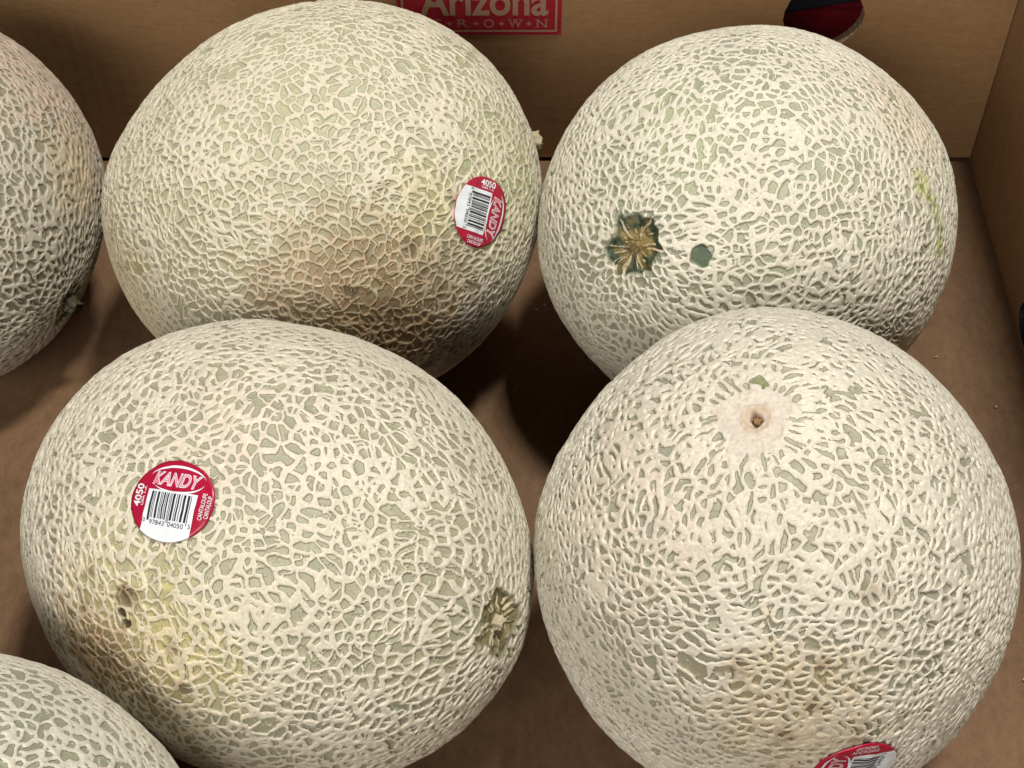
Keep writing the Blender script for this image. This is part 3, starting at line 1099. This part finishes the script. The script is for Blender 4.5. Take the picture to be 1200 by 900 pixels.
CFG = {
    'A': cfg(seed=3, res=205, H=0.80, s1=4.3, w1=0.74, s2=2.8, w2=0.48, keep1=0.90, keep2=0.68, wvar=0.35,
             skin0=(0.372, 0.366, 0.252), skin1=(0.405, 0.397, 0.246), cord0=(0.592, 0.542, 0.411), cord1=(0.658, 0.609, 0.477),
             thin=[((0.28, -0.89, 0.35), 42.0, 0.72), ((0.75, -0.6, -0.28), 30.0, 0.8)], polarA=8.0,
             marks=[dict(d=(0.2821, -0.8941, 0.3480), r=40, skin=(0.25, 0.18, 0.10), cord=(0.42, 0.325, 0.20), k=0.95),
                    dict(d=(-0.03, -0.93, 0.36), r=24, skin=(0.31, 0.235, 0.145), cord=(0.47, 0.375, 0.265), k=0.85),
                    dict(d=(0.4541, -0.8909, 0.05), r=30, skin=(0.19, 0.12, 0.06), cord=(0.34, 0.23, 0.125), k=1.0),
                    dict(d=(0.70, -0.64, -0.22), r=30, skin=(0.10, 0.085, 0.07), cord=(0.24, 0.20, 0.16), k=1.0),
                    dict(d=(0.60, -0.72, 0.30), r=22, skin=(0.20, 0.165, 0.105), cord=(0.37, 0.30, 0.20), k=0.85),
                    dict(d=(0.5393, -0.5992, 0.5917), r=20, skin=(0.30, 0.27, 0.12), cord=(0.56, 0.49, 0.30), k=0.6),
                    dict(d=(-0.8882, -0.4593, -0.0145), r=34, skin=(0.36, 0.30, 0.13), cord=(0.58, 0.48, 0.30), k=0.65),
                    dict(d=(0.86, -0.25, 0.45), r=34, skin=(0.35, 0.37, 0.20), cord=(0.59, 0.55, 0.39), k=0.6)],
             label='melon with a brown ground stain and a sticker, beside the printed red emblem'),
    'B': cfg(seed=14, res=205, H=0.82, s1=4.1, w1=0.94, s2=2.7, w2=0.50, keep1=0.92, keep2=0.6, wvar=0.2,
             skin0=(0.307, 0.309, 0.233), skin1=(0.348, 0.350, 0.233), cord0=(0.619, 0.586, 0.466), cord1=(0.677, 0.643, 0.523), polarA=9.0,
             marks=[dict(d=(-0.3264, -0.7431, 0.5842), r=4.6, skin=(0.065, 0.095, 0.055), bare=True, sink=0.1, soft=0.9),
                    dict(d=(0.6881, -0.3548, 0.6330), r=8, skin=(0.30, 0.34, 0.08), cord=(0.46, 0.47, 0.20), k=0.8),
                    dict(d=(0.7377, -0.3743, 0.5575), r=5, skin=(0.27, 0.30, 0.11), cord=(0.45, 0.45, 0.26)),
                    dict(d=(0.775, -0.395, 0.49), r=5, skin=(0.27, 0.30, 0.11), cord=(0.42, 0.43, 0.23)),
                    dict(d=(0.8008, -0.4123, 0.4343), r=5, skin=(0.27, 0.30, 0.11), cord=(0.42, 0.43, 0.23)),
                    dict(d=(0.815, -0.438, 0.38), r=4.5, skin=(0.27, 0.30, 0.11), cord=(0.45, 0.45, 0.26)),
                    dict(d=(0.82, -0.465, 0.33), r=4, skin=(0.27, 0.30, 0.11), cord=(0.36, 0.40, 0.15)),
                    dict(d=(-0.45, -0.25, 0.86), r=30, skin=(0.35, 0.395, 0.20), k=0.45),
                    dict(d=(0.66, 0.0, 0.75), r=26, cord=(0.62, 0.50, 0.36), k=0.6)],
             scar=dict(kind='open', R=11.5, rag=0.24, spokes=26, sw=0.55, deep=2.2, inner=(0.22, 0.165, 0.055), outer=(0.040, 0.058, 0.030),
                       spoke0=(0.36, 0.27, 0.11), spoke1=(0.52, 0.46, 0.32)),
             label='pale melon with a dark green open stem scar, below the round hole'),
    'C': cfg(seed=23, res=215, H=0.82, s1=4.8, w1=0.95, s2=3.1, w2=0.54, keep1=0.92, keep2=0.65, wvar=0.3,
             skin0=(0.328, 0.319, 0.233), skin1=(0.364, 0.354, 0.233), cord0=(0.615, 0.566, 0.439), cord1=(0.677, 0.629, 0.504), polarA=7.0,
             thin=[((-0.5, -0.74, 0.45), 34.0, 0.75)],
             marks=[dict(d=(-0.53, -0.74, 0.41), r=34, skin=(0.36, 0.27, 0.12), cord=(0.54, 0.42, 0.27), k=0.75),
                    dict(d=(-0.62, -0.72, 0.30), r=20, skin=(0.24, 0.15, 0.07), cord=(0.42, 0.29, 0.17), k=0.7),
                    dict(d=(-0.50, -0.56, 0.66), r=24, skin=(0.44, 0.42, 0.21), cord=(0.62, 0.55, 0.40), k=0.5),
                    dict(d=(-0.28, -0.68, 0.67), r=20, skin=(0.43, 0.41, 0.21), cord=(0.62, 0.55, 0.40), k=0.45),
                    dict(d=(-0.18, -0.83, 0.52), r=24, skin=(0.43, 0.39, 0.15), cord=(0.60, 0.51, 0.33), k=0.65),
                    dict(d=(-0.4656, -0.6357, 0.6157), r=3.4, skin=(0.10, 0.065, 0.03), cord=(0.22, 0.15, 0.08), k=1.0, soft=0.7),
                    dict(d=(-0.4733, -0.680, 0.560), r=1.7, skin=(0.08, 0.05, 0.022), bare=True, sink=0.8),
                    dict(d=(-0.4600, -0.7158, 0.5285), r=1.8, skin=(0.06, 0.042, 0.02), bare=True, sink=1.2),
                    dict(d=(-0.04, -0.1, 0.99), r=26, cord=(0.66, 0.55, 0.45), k=0.5)],
             scar=dict(kind='open', R=11.0, rag=0.26, spokes=20, sw=0.65, deep=1.8, inner=(0.21, 0.175, 0.085), outer=(0.20, 0.185, 0.10),
                       spoke0=(0.50, 0.44, 0.27), spoke1=(0.56, 0.49, 0.33)),
             label='oblong melon with a flat round red sticker and an olive stem scar'),
    'D': cfg(seed=37, res=215, H=1.02, s1=3.9, w1=1.14, s2=2.7, w2=0.54, keep1=0.9, keep2=0.35, wvar=0.22, warp=1.3, stretch=0.22,
             skin0=(0.307, 0.300, 0.227), skin1=(0.348, 0.335, 0.238), cord0=(0.611, 0.570, 0.458), cord1=(0.666, 0.629, 0.514),
             polarA=9.0, polarS=7.0,
             marks=[dict(d=(-0.60, -0.3, 0.72), r=45, cord=(0.62, 0.52, 0.41), k=0.5),  # first mark: shaded left side painted as a duller, pinkish cord tint
                    dict(d=(-0.0841, -0.8957, 0.40), r=34, skin=(0.30, 0.24, 0.12), cord=(0.54, 0.44, 0.29), k=0.7),
                    dict(d=(-0.1749, 0.025, 0.9845), r=3.4, skin=(0.20, 0.22, 0.09), bare=True, k=0.8)],
             scar=dict(kind='disc', R=11.5, rag=0.30, pit=2.2, color=(0.60, 0.545, 0.455)),
             label='round densely netted melon with a pale disc scar and brown pit on top'),
    'E': cfg(seed=41, res=165, H=0.85, s1=4.2, w1=0.9, s2=3.1, w2=0.62, keep1=0.92, keep2=0.35, stretch=-0.12,
             skin0=(0.211, 0.206, 0.152), skin1=(0.253, 0.244, 0.168), cord0=(0.461, 0.419, 0.328), cord1=(0.519, 0.473, 0.370), polarA=14.0,  # skin and cords darkened: this melon's shade is put into its colours
             marks=[dict(d=(0.70, 0.45, 0.56), r=48, skin=(0.34, 0.25, 0.17), cord=(0.50, 0.39, 0.30), k=0.9),
                    dict(d=(0.96, -0.05, 0.24), r=26, skin=(0.34, 0.26, 0.15), cord=(0.52, 0.42, 0.28), k=0.8)],
             scar=dict(kind='open', R=9.0, spokes=11, sw=0.8, deep=1.0, inner=(0.10, 0.09, 0.04), outer=(0.06, 0.07, 0.035),
                       spoke0=(0.36, 0.30, 0.16), spoke1=(0.48, 0.42, 0.28)),
             label='melon with a dark torn stem stub and pinkish brown blush, against the back panel'),
    'F': cfg(seed=52, res=150, H=0.82, s1=4.9, w1=1.0, s2=3.2, w2=0.65, keep1=0.93, keep2=0.4,
             skin0=(0.307, 0.309, 0.222), skin1=(0.348, 0.350, 0.227), cord0=(0.639, 0.605, 0.495), cord1=(0.686, 0.652, 0.542),
             label='whitish plain melon resting against the brown-stained side of the oblong one'),
}

# dark flecks strewn over the two ground stains and a few scuffs on the rest
rf = np.random.default_rng(8)
for key, cen, spread, num in (('A', (0.42, -0.88, 0.18), 0.26, 46), ('C', (-0.55, -0.73, 0.40), 0.16, 22), ('D', (-0.08, -0.90, 0.40), 0.22, 16)):
    for _ in range(num):
        dd = unit(np.array(cen) + rf.normal(0, spread, 3))
        CFG[key]['marks'].append(dict(d=tuple(dd), r=rf.uniform(1.2, 4.0), skin=(0.11, 0.078, 0.045), cord=(0.30, 0.215, 0.125), k=rf.uniform(0.45, 0.95)))

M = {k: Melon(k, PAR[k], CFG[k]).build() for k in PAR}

M['A'].stub(M_STEM_PALE, 3.2, 4.2, 1.2, 2)
M['B'].stub(M_STEM, 2.0, 2.2, 2.8, 3, fibres=2)
M['C'].stub(M_STEM_PALE, 2.0, 3.6, 2.0, 4, fibres=3)
M['D'].stub(M_STEM_BROWN, 1.2, 1.6, 2.6, 5)
M['E'].stub(M_STEM_GREEN, 3.2, 5.5, 1.2, 6, fibres=3)

M['C'].sticker((-0.2605, -0.3792, 0.8879), (0.13, 0.75, 0.6), 15.0, 5, flat=0.87)
M['A'].sticker((0.7609, -0.4830, 0.4333), (0.55, 0.75, -0.35), 14.0, 8, turn=math.radians(30))
M['D'].sticker((0.192, -0.978, 0.075), (-1.0, 0.0, 0.15), 14.0, 9)

# ---------------------------------------------------------------- crumbs on the board
rc = np.random.default_rng(77)
V, Fc = [], []
for (x, y) in [(-0.128, 0.472), (-0.125, 0.468), (0.012, 0.500), (0.016, 0.503), (0.206, 0.515), (-0.168, 0.255), (0.03, 0.405), (0.222, 0.44),
               (-0.19, 0.40), (-0.183, 0.36), (0.19, 0.245), (0.205, 0.30), (0.2, 0.47), (0.02, 0.22), (-0.2, 0.29), (0.21, 0.36)]:
    r_ = rc.uniform(0.0005, 0.0011)
    b0 = len(V)
    pts = np.array([(1, 0, 0), (-1, 0, 0), (0, 1, 0), (0, -1, 0), (0, 0, 1), (0, 0, -1)]) * rc.uniform(0.5, 1.3, (6, 1)) * r_
    pts[:, :2] *= rc.uniform(0.7, 1.8, (1, 2))
    V += list(pts + np.array((x, y, 0.0003)))
    Fc += [tuple(b0 + i for i in t_) for t_ in ((4, 0, 2), (4, 2, 1), (4, 1, 3), (4, 3, 0), (5, 2, 0), (5, 1, 2), (5, 3, 1), (5, 0, 3))]
cr = link('crumbs', mesh_from('crumbs', V, Fc), M_CRUMB)
tag(cr, 'tiny pale crumbs of dry rind scattered over the box floor', 'crumbs', kind='stuff')
